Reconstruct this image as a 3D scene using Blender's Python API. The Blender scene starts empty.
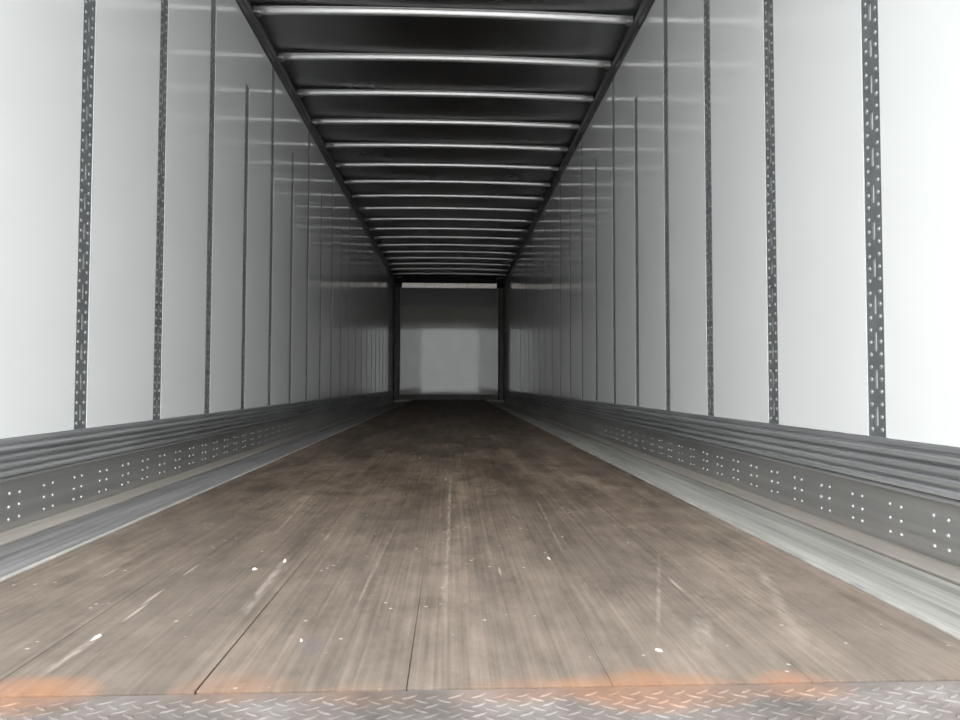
import bpy, bmesh, math, random
from mathutils import Vector, Matrix
SC = bpy.context.scene
C = SC.collection
random.seed(7)

# ------------------------------------------------------------------ camera, sky, exposure
F_PX, YAW, PITCH, ROLL, CX, CZ = 659.7, .0438, .0353, -.0023, .0448, .3834
cam_data = bpy.data.cameras.new('camera')
cam = bpy.data.objects.new('camera', cam_data)
C.objects.link(cam)
cam_data.sensor_fit = 'HORIZONTAL'; cam_data.sensor_width = 36
cam_data.lens = F_PX / 960 * 36
cam_data.clip_start = .02; cam_data.clip_end = 300
fwd = Vector((math.sin(YAW) * math.cos(PITCH), math.cos(YAW) * math.cos(PITCH), math.sin(PITCH)))
right0 = Vector((math.cos(YAW), -math.sin(YAW), 0))
up0 = right0.cross(fwd)
cr, sr = math.cos(ROLL), math.sin(ROLL)
right = right0 * cr - up0 * sr
up = right0 * sr + up0 * cr
M = Matrix((right, up, -fwd)).transposed().to_4x4()
M.translation = (CX, 0, CZ)
cam.matrix_world = M
SC.camera = cam

world = bpy.data.worlds.new('overcast_sky'); SC.world = world
world.use_nodes = True
wn = world.node_tree.nodes; wl = world.node_tree.links
bg = wn['Background']; bg.inputs[1].default_value = 1.0
tc = wn.new('ShaderNodeTexCoord'); sx = wn.new('ShaderNodeSeparateXYZ')
wr = wn.new('ShaderNodeValToRGB')
wl.new(tc.outputs['Generated'], sx.inputs[0]); wl.new(sx.outputs['Z'], wr.inputs[0]); wl.new(wr.outputs[0], bg.inputs[0])
wr.color_ramp.elements[0].position = 0; wr.color_ramp.elements[0].color = (.965, .98, 1.0, 1)
wr.color_ramp.elements[1].position = .8; wr.color_ramp.elements[1].color = (1.2, 1.23, 1.26, 1)

vs = SC.view_settings
vs.view_transform = 'Standard'; vs.look = 'None'; vs.gamma = 1; vs.use_curve_mapping = False
vs.exposure = 2.24

# ------------------------------------------------------------------ measures (metres)
HW = 1.27          # half width between the wall faces
YR, YF = .62, 15.28   # open rear end, front wall
ZW = 2.70          # top of the wall panels
ZS_SIDE = {-1: .213, 1: .227}   # top of the scuff liner, left and right
ZROOF = 2.847
PITCHY = .61
L0, R0 = 2.41, 1.853
NP = 21
PW = .076
ZSHORT = 2.29

# ------------------------------------------------------------------ mesh helpers
def box(bm, x0, x1, y0, y1, z0, z1):
    vs_ = [bm.verts.new((x, y, z)) for x in (x0, x1) for y in (y0, y1) for z in (z0, z1)]
    for q in ((0, 1, 3, 2), (4, 6, 7, 5), (0, 4, 5, 1), (2, 3, 7, 6), (0, 2, 6, 4), (1, 5, 7, 3)):
        bm.faces.new([vs_[i] for i in q])

def sweep_y(bm, pts, ys, dx=None):
    """extrude closed profile pts (x,z) through the stations ys"""
    rings = []
    for i, y in enumerate(ys):
        o = dx[i] if dx else 0
        rings.append([bm.verts.new((x + o, y, z)) for x, z in pts])
    n = len(pts)
    for a, b in zip(rings, rings[1:]):
        for i in range(n):
            bm.faces.new((a[i], a[(i + 1) % n], b[(i + 1) % n], b[i]))
    bm.faces.new(rings[0]); bm.faces.new(rings[-1][::-1])

def dome(bm, c, r, h, axis, n=8):
    """a low rivet head; axis = unit vector it points along"""
    axis = Vector(axis)
    a = axis.orthogonal().normalized(); b = axis.cross(a)
    c = Vector(c)
    prev = None
    for k, (rr, hh) in enumerate(((1, 0), (.85, .6), (.45, .95))):
        ring = [bm.verts.new(c + (a * math.cos(t) + b * math.sin(t)) * r * rr + axis * h * hh)
                for t in (2 * math.pi * i / n for i in range(n))]
        if prev:
            for i in range(n):
                bm.faces.new((prev[i], prev[(i + 1) % n], ring[(i + 1) % n], ring[i]))
        prev = ring
    bm.faces.new(prev)

def build(name, bm, mat, parent=None, smooth=False, bevel=0):
    bmesh.ops.recalc_face_normals(bm, faces=bm.faces)
    me = bpy.data.meshes.new(name); bm.to_mesh(me); bm.free()
    if smooth:
        for p in me.polygons: p.use_smooth = True
    o = bpy.data.objects.new(name, me); C.objects.link(o)
    if mat: me.materials.append(mat)
    if parent: o.parent = parent
    if bevel:
        m = o.modifiers.new('bevel', 'BEVEL'); m.width = bevel; m.segments = 2; m.limit_method = 'ANGLE'
    return o

def thing(name, label, cat, loc=(0, 0, 0), group=None):
    o = bpy.data.objects.new(name, None); C.objects.link(o); o.location = loc
    o.empty_display_size = .05
    return tag(o, label, cat, group)

def tag(o, label, cat, group=None):
    o['label'] = label; o['category'] = cat
    if group: o['group'] = group
    return o

def struct(o, label=None, cat=None):
    o['kind'] = 'structure'
    if label: o['label'] = label; o['category'] = cat
    return o

# ------------------------------------------------------------------ materials
class Mat:
    def __init__(s, name, base=(.5, .5, .5), rough=.5, metal=0, spec=.5):
        s.m = bpy.data.materials.new(name); s.m.use_nodes = True
        s.n = s.m.node_tree.nodes; s.l = s.m.node_tree.links
        s.b = s.n['Principled BSDF']
        s.b.inputs['Base Color'].default_value = (*base, 1)
        s.b.inputs['Roughness'].default_value = rough
        s.b.inputs['Metallic'].default_value = metal
        s.b.inputs['Specular IOR Level'].default_value = spec
        s.co = s.n.new('ShaderNodeTexCoord').outputs['Object']
    def map(s, scale, loc=(0, 0, 0)):
        m = s.n.new('ShaderNodeMapping'); s.l.new(s.co, m.inputs[0])
        m.inputs['Scale'].default_value = scale; m.inputs['Location'].default_value = loc
        return m.outputs[0]
    def noise(s, scale=(1, 1, 1), k=1, detail=4, rough=.6, loc=(0, 0, 0)):
        t = s.n.new('ShaderNodeTexNoise'); s.l.new(s.map(scale, loc), t.inputs['Vector'])
        t.inputs['Scale'].default_value = k; t.inputs['Detail'].default_value = detail
        t.inputs['Roughness'].default_value = rough
        return t.outputs['Fac']
    def ramp(s, fac, stops):
        r = s.n.new('ShaderNodeValToRGB'); s.l.new(fac, r.inputs[0])
        e = r.color_ramp.elements
        while len(e) < len(stops): e.new(.5)
        for el, (p, c) in zip(e, stops):
            el.position = p
            el.color = (c, c, c, 1) if not isinstance(c, tuple) else (*c, 1)
        return r.outputs[0]
    def mix(s, fac, a, b, mode='MIX'):
        m = s.n.new('ShaderNodeMix'); m.data_type = 'RGBA'; m.blend_type = mode
        for sock, v in ((m.inputs[0], fac), (m.inputs[6], a), (m.inputs[7], b)):
            if isinstance(v, (int, float)): sock.default_value = v
            elif isinstance(v, tuple): sock.default_value = (*v, 1)
            else: s.l.new(v, sock)
        return m.outputs[2]
    def math(s, op, a, b=0, clamp=False):
        m = s.n.new('ShaderNodeMath'); m.operation = op; m.use_clamp = clamp
        for sock, v in zip(m.inputs, (a, b)):
            if isinstance(v, (int, float)): sock.default_value = v
            else: s.l.new(v, sock)
        return m.outputs[0]
    def xyz(s):
        x = s.n.new('ShaderNodeSeparateXYZ'); s.l.new(s.co, x.inputs[0]); return x.outputs
    def color(s, c): s.l.new(c, s.b.inputs['Base Color'])
    def roughness(s, c): s.l.new(c, s.b.inputs['Roughness'])
    def bump(s, h, strength=.3, dist=.002):
        b = s.n.new('ShaderNodeBump'); s.l.new(h, b.inputs['Height'])
        b.inputs['Strength'].default_value = strength; b.inputs['Distance'].default_value = dist
        s.l.new(b.outputs[0], s.b.inputs['Normal'])
    def spot(s, x, y, rx, ry, power=1.0, wob=0):
        """1 in the middle of an ellipse on the floor, 0 outside"""
        X, Y, Z = s.xyz()
        if wob:
            n = s.noise((9, 9, 9), 1, 3)
            w = s.math('MULTIPLY', s.math('SUBTRACT', n, .5), wob)
            X = s.math('ADD', X, w); Y = s.math('ADD', Y, w)
        a = s.math('POWER', s.math('ABSOLUTE', s.math('DIVIDE', s.math('SUBTRACT', X, x), rx)), 2)
        b = s.math('POWER', s.math('ABSOLUTE', s.math('DIVIDE', s.math('SUBTRACT', Y, y), ry)), 2)
        return s.math('SUBTRACT', 1, s.math('POWER', s.math('ADD', a, b), power), True)

# glossy white wall lining
mw = Mat('white_glossy_liner', (.80, .82, .82), .12, 0, .5)
n = mw.noise((1, 1, 1), 2.5, 3)
mw.color(mw.ramp(n, [(.3, (.865, .88, .868)), (.7, (.885, .90, .888))]))
mw.roughness(mw.ramp(mw.noise((1, 1, .4), 6, 4), [(.3, .07), (.75, .11)]))
WHITE = mw.m

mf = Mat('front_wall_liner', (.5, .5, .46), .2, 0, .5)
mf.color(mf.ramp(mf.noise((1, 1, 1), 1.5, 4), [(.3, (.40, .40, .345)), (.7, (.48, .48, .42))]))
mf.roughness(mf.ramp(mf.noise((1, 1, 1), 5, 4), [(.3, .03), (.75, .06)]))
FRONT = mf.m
md = Mat('dark_grey_upper_panel', (.14, .14, .135), .35, 0, .5); DARKPANEL = md.m
mh = Mat('pale_header_paint', (.75, .68, .60), .32, .3)
mh.color(mh.ramp(mh.noise((6, 1, 3), 1, 4), [(.25, (.55, .48, .42)), (.45, (.90, .82, .74)), (.7, (.92, .90, .86))]))
HEADER = mh.m

def metal(name, lo, hi, r0, r1, metal_=.8, scale=(3, .4, 3), streak=(60, .8, 60)):
    m = Mat(name, lo, r0, metal_)
    a = m.noise(scale, 2, 5); b = m.noise(streak, 1, 3)
    f = m.math('ADD', m.math('MULTIPLY', a, .6), m.math('MULTIPLY', b, .4))
    m.color(m.ramp(f, [(.35, lo), (.65, hi)]))
    m.roughness(m.ramp(b, [(.3, r0), (.7, r1)]))
    return m
SCUFF = metal('galvanised_scuff_metal', (.34, .35, .355), (.62, .63, .635), .26, .40, .6).m
PLATE = metal('worn_aluminium_plate', (.42, .42, .415), (.60, .59, .575), .35, .5).m
RAIL = metal('dull_rail_metal', (.22, .22, .22), (.34, .34, .335), .35, .55).m
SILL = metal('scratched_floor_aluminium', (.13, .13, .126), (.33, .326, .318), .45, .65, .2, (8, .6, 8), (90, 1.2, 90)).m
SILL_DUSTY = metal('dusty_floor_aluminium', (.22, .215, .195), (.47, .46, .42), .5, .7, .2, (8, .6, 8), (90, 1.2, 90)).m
LEDGE = metal('dusty_ledge_metal', (.32, .29, .255), (.50, .46, .41), .5, .7, .3).m
BOW = metal('bright_roof_bow_metal', (.80, .80, .79), (.90, .90, .89), .26, .36, .8, (.4, 3, 3), (1, 40, 40)).m
ROOF = metal('dark_roof_sheet', (.44, .44, .46), (.52, .52, .52), .27, .34, 1, (.7, .5, 1), (1.2, 1.2, 1)).m
POST = metal('grey_post_steel', (.26, .28, .285), (.36, .38, .385), .35, .5, .6, (3, 3, 3), (30, 30, 2)).m
RIVET = Mat('pale_rivet', (.68, .69, .69), .35, .3).m
STUD = Mat('grey_post_rivet', (.42, .44, .44), .4, .4).m
BLACK = Mat('black_gap', (.02, .02, .02), .6, 0, .3).m
CORNER = metal('dark_corner_post_metal', (.05, .05, .045), (.09, .088, .08), .4, .6, .3).m
BEAD = metal('pale_edge_bead', (.26, .25, .23), (.52, .50, .46), .5, .7, .3, (5, 3, 5), (20, 8, 20)).m
CHIP = Mat('white_chip', (.55, .53, .49), .6).m

# ground outside
mg = Mat('asphalt_yard', (.18, .18, .18), .9)
mg.color(mg.ramp(mg.noise((1, 1, 1), 8, 6), [(.3, (.16, .16, .16)), (.7, (.26, .255, .25))]))

# worn wood
mo = Mat('worn_trailer_floor_wood', (.3, .24, .2), .6, 0, .25)
X, Y, Z = mo.xyz()
pid = mo.math('FLOOR', mo.math('DIVIDE', mo.math('ADD', X, .008), .2615))
wn_ = mo.n.new('ShaderNodeTexWhiteNoise'); wn_.noise_dimensions = '1D'; mo.l.new(pid, wn_.inputs['W'])
strip = mo.math('FLOOR', mo.math('DIVIDE', X, .0325))
wn2 = mo.n.new('ShaderNodeTexWhiteNoise'); wn2.noise_dimensions = '2D'
cv = mo.n.new('ShaderNodeCombineXYZ'); mo.l.new(strip, cv.inputs[0])
mo.l.new(mo.math('FLOOR', mo.math('ADD', mo.math('MULTIPLY', Y, .55), mo.math('MULTIPLY', mo.math('SINE', mo.math('MULTIPLY', strip, 12.9)), 9))), cv.inputs[1])
mo.l.new(cv.outputs[0], wn2.inputs['Vector'])
grain = mo.noise((110, 1.6, 1), 1, 5, .65)
wear = mo.noise((2.2, .9, 1), 1.3, 6, .62)
wear2 = mo.noise((7, 1.3, 1), 1, 5, .6, (3, 1, 0))
col = mo.ramp(wear, [(.33, (.052, .036, .026)), (.5, (.090, .065, .047)), (.66, (.165, .127, .096))])
col = mo.mix(mo.ramp(wear2, [(.42, 0.), (.72, .55)]), col, (.225, .178, .13))
col = mo.mix(.8, col, mo.ramp(grain, [(.3, .66), (.5, .97), (.7, 1.25)]), 'MULTIPLY')
col = mo.mix(.6, col, mo.ramp(wn2.outputs['Value'], [(0, .78), (1, 1.16)]), 'MULTIPLY')
col = mo.mix(.6, col, mo.ramp(wn_.outputs['Value'], [(0, .86), (1, 1.12)]), 'MULTIPLY')
blot = mo.noise((10, 5, 1), 1.2, 7, .72, (6, 4, 0))
col = mo.mix(.85, col, mo.ramp(blot, [(.34, .62), (.5, 1.), (.66, 1.32)]), 'MULTIPLY')
# traffic-greyed dust towards the door sill and the right edge (worn, dusty boards)
dust = mo.math('MULTIPLY', mo.ramp(mo.math('ADD', Y, mo.math('MULTIPLY', mo.math('SUBTRACT', wear, .5), 1.2)), [(.75, 1.), (1.0, .45)]), 1)
dm = mo.n.new('ShaderNodeMapRange'); mo.l.new(mo.math('ADD', Y, mo.math('MULTIPLY', mo.math('SUBTRACT', wear, .5), 1.4)), dm.inputs[0])
dm.inputs[1].default_value = .8; dm.inputs[2].default_value = 2.4; dm.inputs[3].default_value = .62; dm.inputs[4].default_value = 0
col = mo.mix(dm.outputs[0], col, mo.mix(.9, mo.mix(.8, (.225, .19, .160), mo.ramp(grain, [(.3, .70), (.7, 1.2)]), 'MULTIPLY'), mo.ramp(blot, [(.34, .76), (.66, 1.2)]), 'MULTIPLY'))
# pale scratches along and across the boards
def scratches(m, scale, loc, lo, hi):
    v = m.n.new('ShaderNodeTexVoronoi'); v.feature = 'F1'
    m.l.new(m.map(scale, loc), v.inputs['Vector']); v.inputs['Scale'].default_value = 1
    return m.ramp(v.outputs['Distance'], [(lo, 1.), (hi, 0.)])
rare = mo.ramp(mo.noise((5, 2, 1), 1, 2, .5, (8, 3, 0)), [(.50, 0.), (.6, 1.)])
s1 = mo.math('MULTIPLY', scratches(mo, (30, 2.2, 1), (0, 0, 0), .05, .12), rare)
s2 = mo.math('MULTIPLY', scratches(mo, (34, 38, 1), (4, 2, 0), .07, .13), mo.ramp(mo.noise((11, 8, 1), 1, 2, .5), [(.56, 0.), (.6, 1.)]))
col = mo.mix(mo.math('MULTIPLY', s1, .45), col, (.58, .52, .45))
col = mo.mix(mo.math('MULTIPLY', s2, .5), col, (.66, .61, .54))
# dark knots and pits
s3 = mo.math('MULTIPLY', scratches(mo, (13, 9, 1), (1.5, 7, 0), .05, .10), mo.ramp(mo.noise((9, 9, 1), 1, 2, .5, (2, 2, 2)), [(.5, 0.), (.55, 1.)]))
col = mo.mix(mo.math('MULTIPLY', s3, .5), col, (.09, .075, .065))
def slantline(m, x0, y0, x1, y1, w):
    """soft straight mark on the floor from one point to the other"""
    X, Y, Z = m.xyz()
    t = m.math('DIVIDE', m.math('SUBTRACT', Y, y0), y1 - y0)
    dx = m.math('SUBTRACT', X, m.math('ADD', x0, m.math('MULTIPLY', t, x1 - x0)))
    a = m.math('SUBTRACT', 1, m.math('POWER', m.math('DIVIDE', m.math('ABSOLUTE', dx), w), 2), True)
    b = m.math('POWER', m.math('MULTIPLY', m.math('MULTIPLY', t, m.math('SUBTRACT', 1, t)), 4, True), .6)
    return m.math('MULTIPLY', a, b)
brk = mo.ramp(mo.noise((90, 16, 1), 1, 5, .7), [(.38, .0), (.62, 1.)])
for q in ((-.300, 1.12, -.313, 1.50, .011, .5), (-.49, .90, -.485, 1.04, .010, .5), (-.40, 1.7, -.44, 2.4, .006, .3),
          (.40, .92, .47, 1.12, .02, .3), (.36, 1.0, .52, 1.5, .005, .3), (.56, .95, .70, 1.4, .015, .3), (-.12, 1.0, -.10, 1.9, .004, .25),
          (.035, 1.0, .045, 2.8, .006, .4), (.30, 1.5, .33, 2.2, .004, .3)):
    col = mo.mix(mo.math('MULTIPLY', mo.math('MULTIPLY', slantline(mo, *q[:5]), brk), q[5]), col, (.48, .42, .36))
col = mo.mix(mo.math('MULTIPLY', mo.spot(-.157, .985, .028, .04, 1, .03), .5), col, (.12, .11, .11))
# rust
rb = mo.ramp(mo.noise((14, 14, 1), 1, 4), [(.3, .45), (.65, 1.)])
RUST = ((-.475, .845, .09, .07, .62), (-.225, .855, .09, .05, .30), (.30, .83, .14, .065, .66), (.49, .835, .08, .05, .5), (-.08, .83, .1, .03, .2), (.15, .83, .12, .04, .3))
for x, y, rx, ry, k in RUST:
    col = mo.mix(mo.math('MULTIPLY', mo.math('MULTIPLY', mo.spot(x, y, rx, ry, 1, .05), rb), k), col, (.42, .19, .085))
mo.color(col)
mo.roughness(mo.ramp(wear, [(.3, .50), (.7, .72)]))
mo.bump(grain, .35, .0015)
WOOD = mo.m

# diamond plate
mt = Mat('worn_tread_steel', (.5, .5, .5), .5, .2, .35)
c = mt.ramp(mt.noise((7, 7, 7), 1, 6), [(.3, (.10, .088, .078)), (.55, (.19, .168, .155)), (.75, (.28, .262, .25))])
c = mt.mix(mt.ramp(mt.noise((30, 30, 30), 1, 4, .6, (5, 5, 5)), [(.5, 0.), (.75, .5)]), c, (.17, .13, .105))
rb = mt.ramp(mt.noise((14, 14, 1), 1, 4), [(.3, .45), (.65, 1.)])
for x, y, rx, ry, k in RUST:
    c = mt.mix(mt.math('MULTIPLY', mt.math('MULTIPLY', mt.spot(x, y, rx, ry * .9, 1, .05), rb), k), c, (.40, .19, .09))
mt.color(c); mt.roughness(mt.ramp(mt.noise((20, 20, 20), 1, 4), [(.3, .45), (.7, .65)]))
TREAD = mt.m

# ------------------------------------------------------------------ setting
bm = bmesh.new(); box(bm, -45, 45, -60, 40, -1.3, -1.2)
struct(build('ground', bm, mg.m), 'grey asphalt yard under the open rear of the trailer', 'ground')

# floor: laminated boards with thin open joints over a dark underlay
edges = [-.817, -.5325, -.271, -.0095, .252, .5135, .808]
joint = [0, .0008, .0015, .0006, .0004, .0002, 0]     # half widths of the open joints near the door
bm = bmesh.new()
for i, (a, b) in enumerate(zip(edges, edges[1:])):
    e0, e1 = min(.0002, joint[i]), min(.0002, joint[i + 1])
    q = [[bm.verts.new((x, y, z)) for z in (-.03, 0)] for x, y in ((a + joint[i], .848), (b - joint[i + 1], .848), (b - e1, 1.62), (a + e0, 1.62))]
    for j in range(4):
        n_ = (j + 1) % 4; bm.faces.new((q[j][0], q[n_][0], q[n_][1], q[j][1]))
    bm.faces.new([v[0] for v in q]); bm.faces.new([v[1] for v in q])
    box(bm, a + min(.0002, joint[i]), b - min(.0002, joint[i + 1]), 1.6201, YF - .02, -.03, 0)
flo = build('floor', bm, WOOD)
struct(flo)
bm = bmesh.new(); box(bm, -HW - .05, HW + .05, YR, YF + .1, -.20, -.105)
struct(build('trim_1', bm, BLACK))
bm = bmesh.new(); box(bm, -.80, .79, .86, YF, -.105, -.031)
struct(build('trim_2', bm, BLACK))

# side walls: a backing with raised liner panels either side of every post
def wall(name, s, y0):
    bm = bmesh.new()
    xf = HW; ZS = ZS_SIDE[s]                  # panel face
    xb = HW + .0075                            # face behind the posts
    def bx(x0, x1, ya, yb, z0, z1):
        a, b = sorted((s * x0, s * x1)); box(bm, a, b, ya, yb, z0, z1)
    bx(xb, xb + .05, YR, YF + .05, -.10, 2.90)
    ys = [y0 + PITCHY * k for k in range(NP)]
    prev = YR
    h = PW / 2 + .002
    for k, y in enumerate(ys):
        full = (k % 2 == 0) == (s < 0)
        if k == 0: pass
        bx(xf, xb, prev, y - h, ZS + .005, ZW + .06)
        if not full:
            bx(xf, xb, y - h, y + h, ZSHORT + .004, ZW + .06)
        prev = y + h
    bx(xf, xb, prev, YF, ZS + .005, ZW + .06)
    bmesh.ops.remove_doubles(bm, verts=bm.verts, dist=1e-5)
    return struct(build(name, bm, WHITE))
wall('wall_left', -1, L0)
wall('wall_right', 1, R0)

# front wall
bm = bmesh.new(); box(bm, -HW - .05, HW + .05, YF, YF + .05, -.10, 2.90)
struct(build('wall_front', bm, FRONT))
bm = bmesh.new(); box(bm, -HW + .16, HW - .16, YF - .012, YF - .001, 2.165, 2.584)
struct(build('trim_3', bm, DARKPANEL))
bm = bmesh.new(); box(bm, -HW + .0, HW - .0, YF - .02, YF - .001, 0, .12)
struct(build('trim_4', bm, CORNER))
bm = bmesh.new(); box(bm, -HW + .171, HW - .171, YF - .05, YF - .001, 2.702, ZROOF)
struct(build('trim_5', bm, BLACK))

# roof
bm = bmesh.new(); box(bm, -HW - .05, HW + .05, YR, YF + .1, ZROOF, ZROOF + .03)
struct(build('ceiling', bm, ROOF))

# ------------------------------------------------------------------ long fittings down each side
for s, side, num in ((-1, 'left', 5), (1, 'right', 6)):
    # top rail
    ZS = ZS_SIDE[s]
    prof = [(HW + .05, 2.70), (HW - .004, 2.70), (HW - .012, 2.706), (HW - .012, 2.722), (HW - .003, 2.730), (HW - .003, 2.765),
            (HW - .012, 2.772), (HW - .020, 2.792), (HW - .022, 2.792), (HW - .012, 2.812), (HW - .012, 2.822), (HW + .05, 2.822)]
    bm = bmesh.new(); sweep_y(bm, [(s * x, z) for x, z in prof], [YR, YF])
    r = tag(build('roof_rail', bm, RAIL), 'grey ridged metal rail along the top of the %s white wall' % side, 'rail')
    # scuff liner: four ribs over a flat kick plate
    root = thing('scuff_liner', 'ribbed grey metal scuff liner along the foot of the %s white wall' % side, 'scuff liner', (s * HW, YR, 0))
    prof = [(.0065, ZS + .004), (-.003, ZS + .004), (-.006, ZS), (-.006, ZS - .010), (-.001, ZS - .012)]
    z = ZS - .012; rp_ = (z - .108) / 4
    for k in range(4):
        prof += [(.004, z), (.004, z - .0075), (-.013, z - .009), (-.018, z - .012), (-.019, z - .0145), (-.018, z - .017), (-.016, z - rp_ + .002), (.004, z - rp_ + .0005)]
        z -= rp_
    prof += [(0, z), (.0065, z)]
    bm = bmesh.new(); sweep_y(bm, [(s * x, zz) for x, zz in prof], [.227, YF - YR - .16])
    o = build('ribbed_band', bm, SCUFF, root)
    bm = bmesh.new()
    prof = [(.0065, .103), (-.012, .1025), (-.020, .098), (-.020, .094), (0, .089), (0, -.0555), (.0065, -.0555)]
    sweep_y(bm, [(s * x, zz) for x, zz in prof], [.227, YF - YR - .16])
    kick = build('kick_plate', bm, PLATE, root)
    # rivets in clusters of six
    y0 = 2.063 if s < 0 else 1.61
    if s > 0: y0 = 1.61 - .17
    rest = bmesh.new(); count = 0; proto = None; k = 0
    while True:
        y = y0 + .1702 * k
        if y > YF - .25: break
        cl = []
        for c in range(2):
            for rz in (.05, .0125, -.025):
                cl.append((y + (c - .5) * .047, rz))
        jig = random.Random(k * 3 + (s > 0))
        for yy, rz in cl:
            yy += jig.uniform(-.002, .002); rz += jig.uniform(-.002, .002)
            if count < 100:
                if proto is None:
                    bm = bmesh.new(); dome(bm, (0, 0, 0), 0.005, .003, (-s, 0, 0))
                    proto = build('rivet', bm, RIVET, root, True); q = proto
                else:
                    q = proto.copy(); C.objects.link(q)
                q.location = (s * -.0002, yy - YR, rz); count += 1
            else:
                dome(rest, (s * -.0002, yy - YR, rz), 0.005, .003, (-s, 0, 0), 5)
        k += 1
    q = build('rivet_rows', rest, RIVET, root); q['kind'] = 'stuff'
    # ledge, gap, aluminium side strip, bead
    a, b = sorted((s * 1.176, s * HW))
    bm = bmesh.new(); box(bm, a, b, YR, YF, -.105, -.056)
    tag(build('floor_ledge', bm, LEDGE, bevel=.004), 'narrow dusty ledge at the foot of the %s scuff liner' % side, 'ledge')
    xi = .832 if s < 0 else .822
    prof = [(xi, -.105), (xi, -.020)]
    n = 9; x1 = 1.152
    w = (x1 - xi) / n
    for i in range(n):
        x = xi + w * i
        prof += [(x + w * .1, -.018 - .0045 * i), (x + w * .86, -.018 - .0045 * i), (x + w * .88, -.021 - .0045 * i), (x + w * .99, -.021 - .0045 * i)]
    prof += [(x1, -.105)]
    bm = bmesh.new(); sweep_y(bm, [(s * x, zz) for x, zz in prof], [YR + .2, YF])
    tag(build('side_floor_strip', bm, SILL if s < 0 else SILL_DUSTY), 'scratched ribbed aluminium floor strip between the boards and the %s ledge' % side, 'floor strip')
    xe = .817 if s < 0 else .808
    bm = bmesh.new(); a, b = sorted((s * (xe + .001), s * (xe + .0135))); box(bm, a, b, .85, YF, -.10, .003)
    tag(build('edge_bead', bm, BEAD, bevel=.002), 'thin pale metal bead along the %s edge of the wooden boards' % side, 'edge strip')

# ------------------------------------------------------------------ tread plate sill
bm = bmesh.new(); box(bm, -HW, HW, .62, .845, -.03, -.002)
root = thing('threshold_plate', 'worn steel tread plate sill with rust stains at the open end', 'tread plate', (0, 0, 0))
build('plate', bm, TREAD, root, bevel=.001)
bm = bmesh.new()
step = .028
j = 0
y = .632
while y < .838:
    x = -HW + .02 + (step / 2 if j % 2 else 0)
    i = 0
    while x < HW - .02:
        ang = math.radians(32 if (j % 2) else -32) + random.uniform(-.05, .05)
        L_, W_, H_ = .0120, .0030, .0016 * random.uniform(.4, 1.0)
        ca, sa = math.cos(ang), math.sin(ang)
        ring = [(-L_, 0), (-L_ * .5, -W_), (L_ * .5, -W_), (L_, 0), (L_ * .5, W_), (-L_ * .5, W_)]
        lo = [bm.verts.new((x + a * ca - b * sa, y + a * sa + b * ca, -.002)) for a, b in ring]
        hi = [bm.verts.new((x + (a * ca - b * sa) * .6, y + (a * sa + b * ca) * .6, -.002 + H_)) for a, b in ring]
        for q in range(6): bm.faces.new((lo[q], lo[(q + 1) % 6], hi[(q + 1) % 6], hi[q]))
        bm.faces.new(hi)
        x += step; i += 1
    y += .0115; j += 1
build('tread_pattern', bm, TREAD, root)

# ------------------------------------------------------------------ roof bows
def ring_word(i):
    return ['first', 'second', 'third', 'fourth', 'fifth', 'sixth', 'seventh', 'eighth', 'ninth', 'tenth', 'eleventh', 'twelfth'][i]
XB = 1.247
def bow_mesh(prof, x0, x1, n=24):
    bm = bmesh.new(); rings = []
    for i in range(n + 1):
        x = x0 + (x1 - x0) * i / n
        cam_ = .018 * (1 - (x / XB) ** 2)
        rings.append([bm.verts.new((x, y, z + cam_)) for y, z in prof])
    m = len(prof)
    for a, b in zip(rings, rings[1:]):
        for i in range(m): bm.faces.new((a[i], a[(i + 1) % m], b[(i + 1) % m], b[i]))
    bm.faces.new(rings[0]); bm.faces.new(rings[-1][::-1])
    return bm
# hat section: face towards the door leans so it looks down and back
bar_prof = [(-.034, .028), (-.016, .027), (-.015, .024), (-.0145, .019), (-.0125, .012), (-.009, .005), (-.003, -.0015), (.006, -.004), (.014, -.002), (.020, .004), (.023, .016), (.026, .027), (.046, .028), (.046, .031), (-.034, .031)]
bows = [4.283 + PITCHY * k for k in range(18)]
proto = None
for k, y in enumerate(bows):
    if k < 12:
        lab = 'pale metal roof bow across the dark ceiling, %s from the top of the photo' % ring_word(k)
    else:
        lab = 'small pale roof bow far down the dark ceiling near the front wall'
    if proto is None:
        root = thing('roof_bow', lab, 'roof bow', (0, y, 2.792), 'roof bows across the ceiling')
        bar = build('bow_bar', bow_mesh(bar_prof, -XB, XB), BOW, root, True)
        clips = []
        for s in (-1, 1):
            bm = bmesh.new(); a, b = sorted((s * 1.212, s * 1.248)); box(bm, a, b, -.026, .036, -.003, .012)
            clips.append(build('end_clip', bm, BOW, root, bevel=.002))
        proto = root; kids = [bar] + clips
    else:
        r = proto.copy(); C.objects.link(r); r.location = (0, y, 2.792); r['label'] = lab
        for ch in kids:
            q = ch.copy(); C.objects.link(q); q.parent = r

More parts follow.
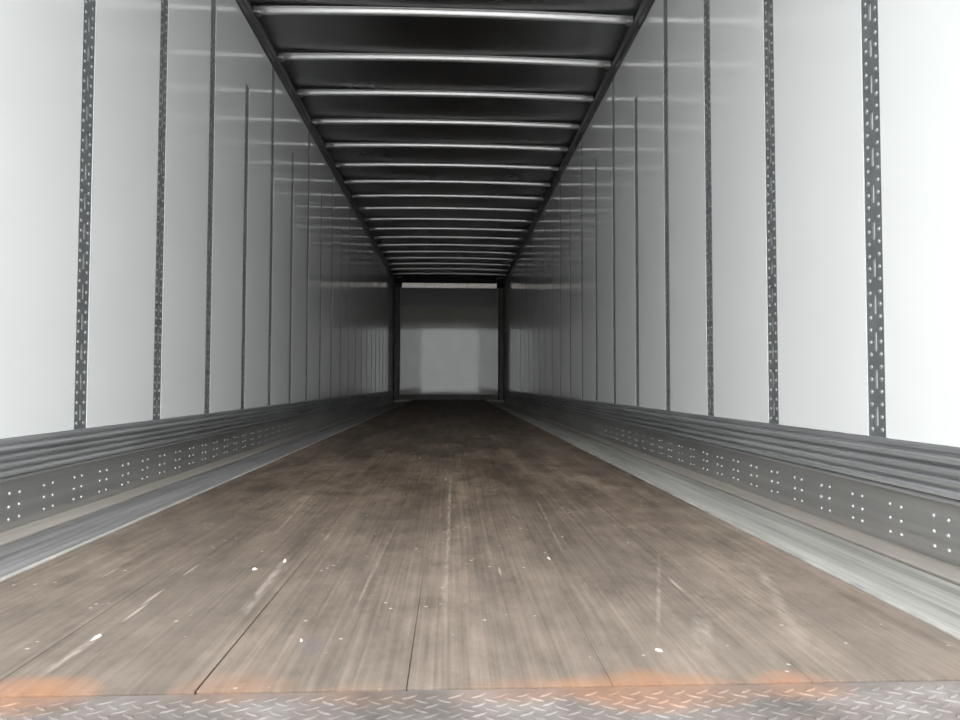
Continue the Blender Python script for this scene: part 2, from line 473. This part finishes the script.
# ------------------------------------------------------------------ slotted posts
def rail_mesh(s, z0, z1):
    """strip with real slots; local x out of the wall is -s"""
    bm = bmesh.new()
    t = .0035; hw = PW / 2; sw = .006; per = .108; sh = .055
    def quadbox(ya, yb, za, zb):
        a, b = sorted((0, -s * t)); box(bm, a, b, ya, yb, za, zb)
    quadbox(-hw, -sw, z0, z1); quadbox(sw, hw, z0, z1)
    z = z0; zs = z0 + .03
    while zs + sh < z1:
        quadbox(-sw, sw, z, zs); z = zs + sh; zs += per
    quadbox(-sw, sw, z, z1)
    return bm
for s, side, y0 in ((-1, 'left', L0), (1, 'right', R0)):
    ZS = ZS_SIDE[s]
    grp = 'slotted posts on the %s wall' % side
    protos = {}
    for k in range(NP):
        y = y0 + PITCHY * k
        if y > YF - .1: break
        full = (k % 2 == 0) == (s < 0)
        if k < 8:
            lab = 'slotted grey steel post on the %s wall, %s from the %s edge of the photo' % (side, ring_word(k), side)
        else:
            lab = 'thin dark slotted post far down the %s wall towards the front end' % side
        loc = (s * (HW + .0050), y, 0)
        key = (full, k < 3)
        if key not in protos:
            root = thing('logistics_post', lab, 'wall post', loc, grp)
            kids = [build('slotted_strip', rail_mesh(s, ZS + .006, ZSHORT), POST, root)]
            rest = bmesh.new(); cnt = 0; rp = None
            z = ZS + .026
            while z < ZSHORT - .01:
                for e in (-1, 1):
                    if k < 3 and cnt < 100:
                        if rp is None:
                            bm = bmesh.new(); dome(bm, (0, 0, 0), .0072, .003, (-s, 0, 0), 8)
                            rp = q = build('rivet', bm, STUD, root, True)
                        else:
                            q = rp.copy(); C.objects.link(q)
                        q.location = (-s * .0035, e * .022, z); kids.append(q); cnt += 1
                    else:
                        dome(rest, (-s * .0035, e * .022, z), .0072, .003, (-s, 0, 0), 6)
                z += .036
            q = build('rivet_rows', rest, STUD, root); q['kind'] = 'stuff'; kids.append(q)
            if full:
                bm = bmesh.new(); a, b = sorted((0, -s * .005)); box(bm, a, b, -PW * .36, PW * .36, ZSHORT + .001, ZW - .001)
                box(bm, *sorted((0, -s * .009)), -.004, .004, ZSHORT + .001, ZW - .001)
                kids.append(build('seam_cover', bm, POST, root))
            protos[key] = (root, kids)
        else:
            p, kids = protos[key]
            r = p.copy(); C.objects.link(r); r.location = loc; r['label'] = lab
            for ch in kids:
                q = ch.copy(); C.objects.link(q); q.parent = r

# ------------------------------------------------------------------ front end frame
for s, side in ((-1, 'left'), (1, 'right')):
    bm = bmesh.new(); a, b = sorted((s * (HW - .001), s * (HW - .13))); box(bm, a, b, YF - .128, YF - .021, 0.001, 2.60)
    tag(build('corner_post', bm, CORNER, bevel=.02), 'dark corner post at the %s end of the front wall' % side, 'post')
    bm = bmesh.new(); a, b = sorted((s * (HW - .001), s * (HW - .17))); box(bm, a, b, YF - .17, YF - .001, 2.601, 2.80)
    tag(build('corner_bracket', bm, BLACK, bevel=.02), 'black bracket on top of the %s corner post at the front wall' % side, 'bracket')
bm = bmesh.new()
fr = [[bm.verts.new((x, y, z)) for y, z in ((YF - .013, 2.585), (YF - .048, 2.585), (YF - .063, 2.70), (YF - .013, 2.70))] for x in (-HW + .171, HW - .171)]
for i in range(4): bm.faces.new((fr[0][i], fr[0][(i + 1) % 4], fr[1][(i + 1) % 4], fr[1][i]))
bm.faces.new(fr[0]); bm.faces.new(fr[1][::-1])
tag(build('front_header', bm, HEADER, bevel=.006), 'pale brownish header rail across the top of the front wall', 'header rail')

# ------------------------------------------------------------------ small chips lying on the boards
def chip(x, y, lab, lx, ly, rot, h=.003):
    bm = bmesh.new(); rr = random.Random(int(x * 1000) + 5)
    n = 7
    lo, hi = [], []
    for i in range(n):
        t = 2 * math.pi * i / n; k = rr.uniform(.7, 1.15)
        px, py = lx * k * math.cos(t), ly * k * math.sin(t)
        lo.append(bm.verts.new((px, py, 0))); hi.append(bm.verts.new((px * .7, py * .7, h * rr.uniform(.6, 1.2))))
    for i in range(n): bm.faces.new((lo[i], lo[(i + 1) % n], hi[(i + 1) % n], hi[i]))
    bm.faces.new(lo[::-1]); bm.faces.new(hi)
    o = build('white_chip', bm, CHIP); o.location = (x, y, .0001); o.rotation_euler.z = rot
    tag(o, lab, 'chip', 'white chips on the boards')
CHIPS = [
    (-.485, 1.030, 'white splinter at the head of a pale streak, nearest the lower left corner', .004, .012, -.2),
    (-.311, 1.451, 'bright white chip on the boards at the far end of a pale streak', .004, .013, .1),
    (-.357, 1.388, 'small white chip just left of the pale streak on the boards', .006, .005, .5),
    (.344, .949, 'white splinter on the right boards near the tread plate', .007, .003, -.6),
    (-.176, 1.005, 'small white chip beside a dark stain left of centre', .002, .003, .3),
    (.26, 1.45, 'thin white flake on the boards in the right middle of the floor', .002, .010, .25),
]
for a in CHIPS: chip(*a[:4], *a[4:])
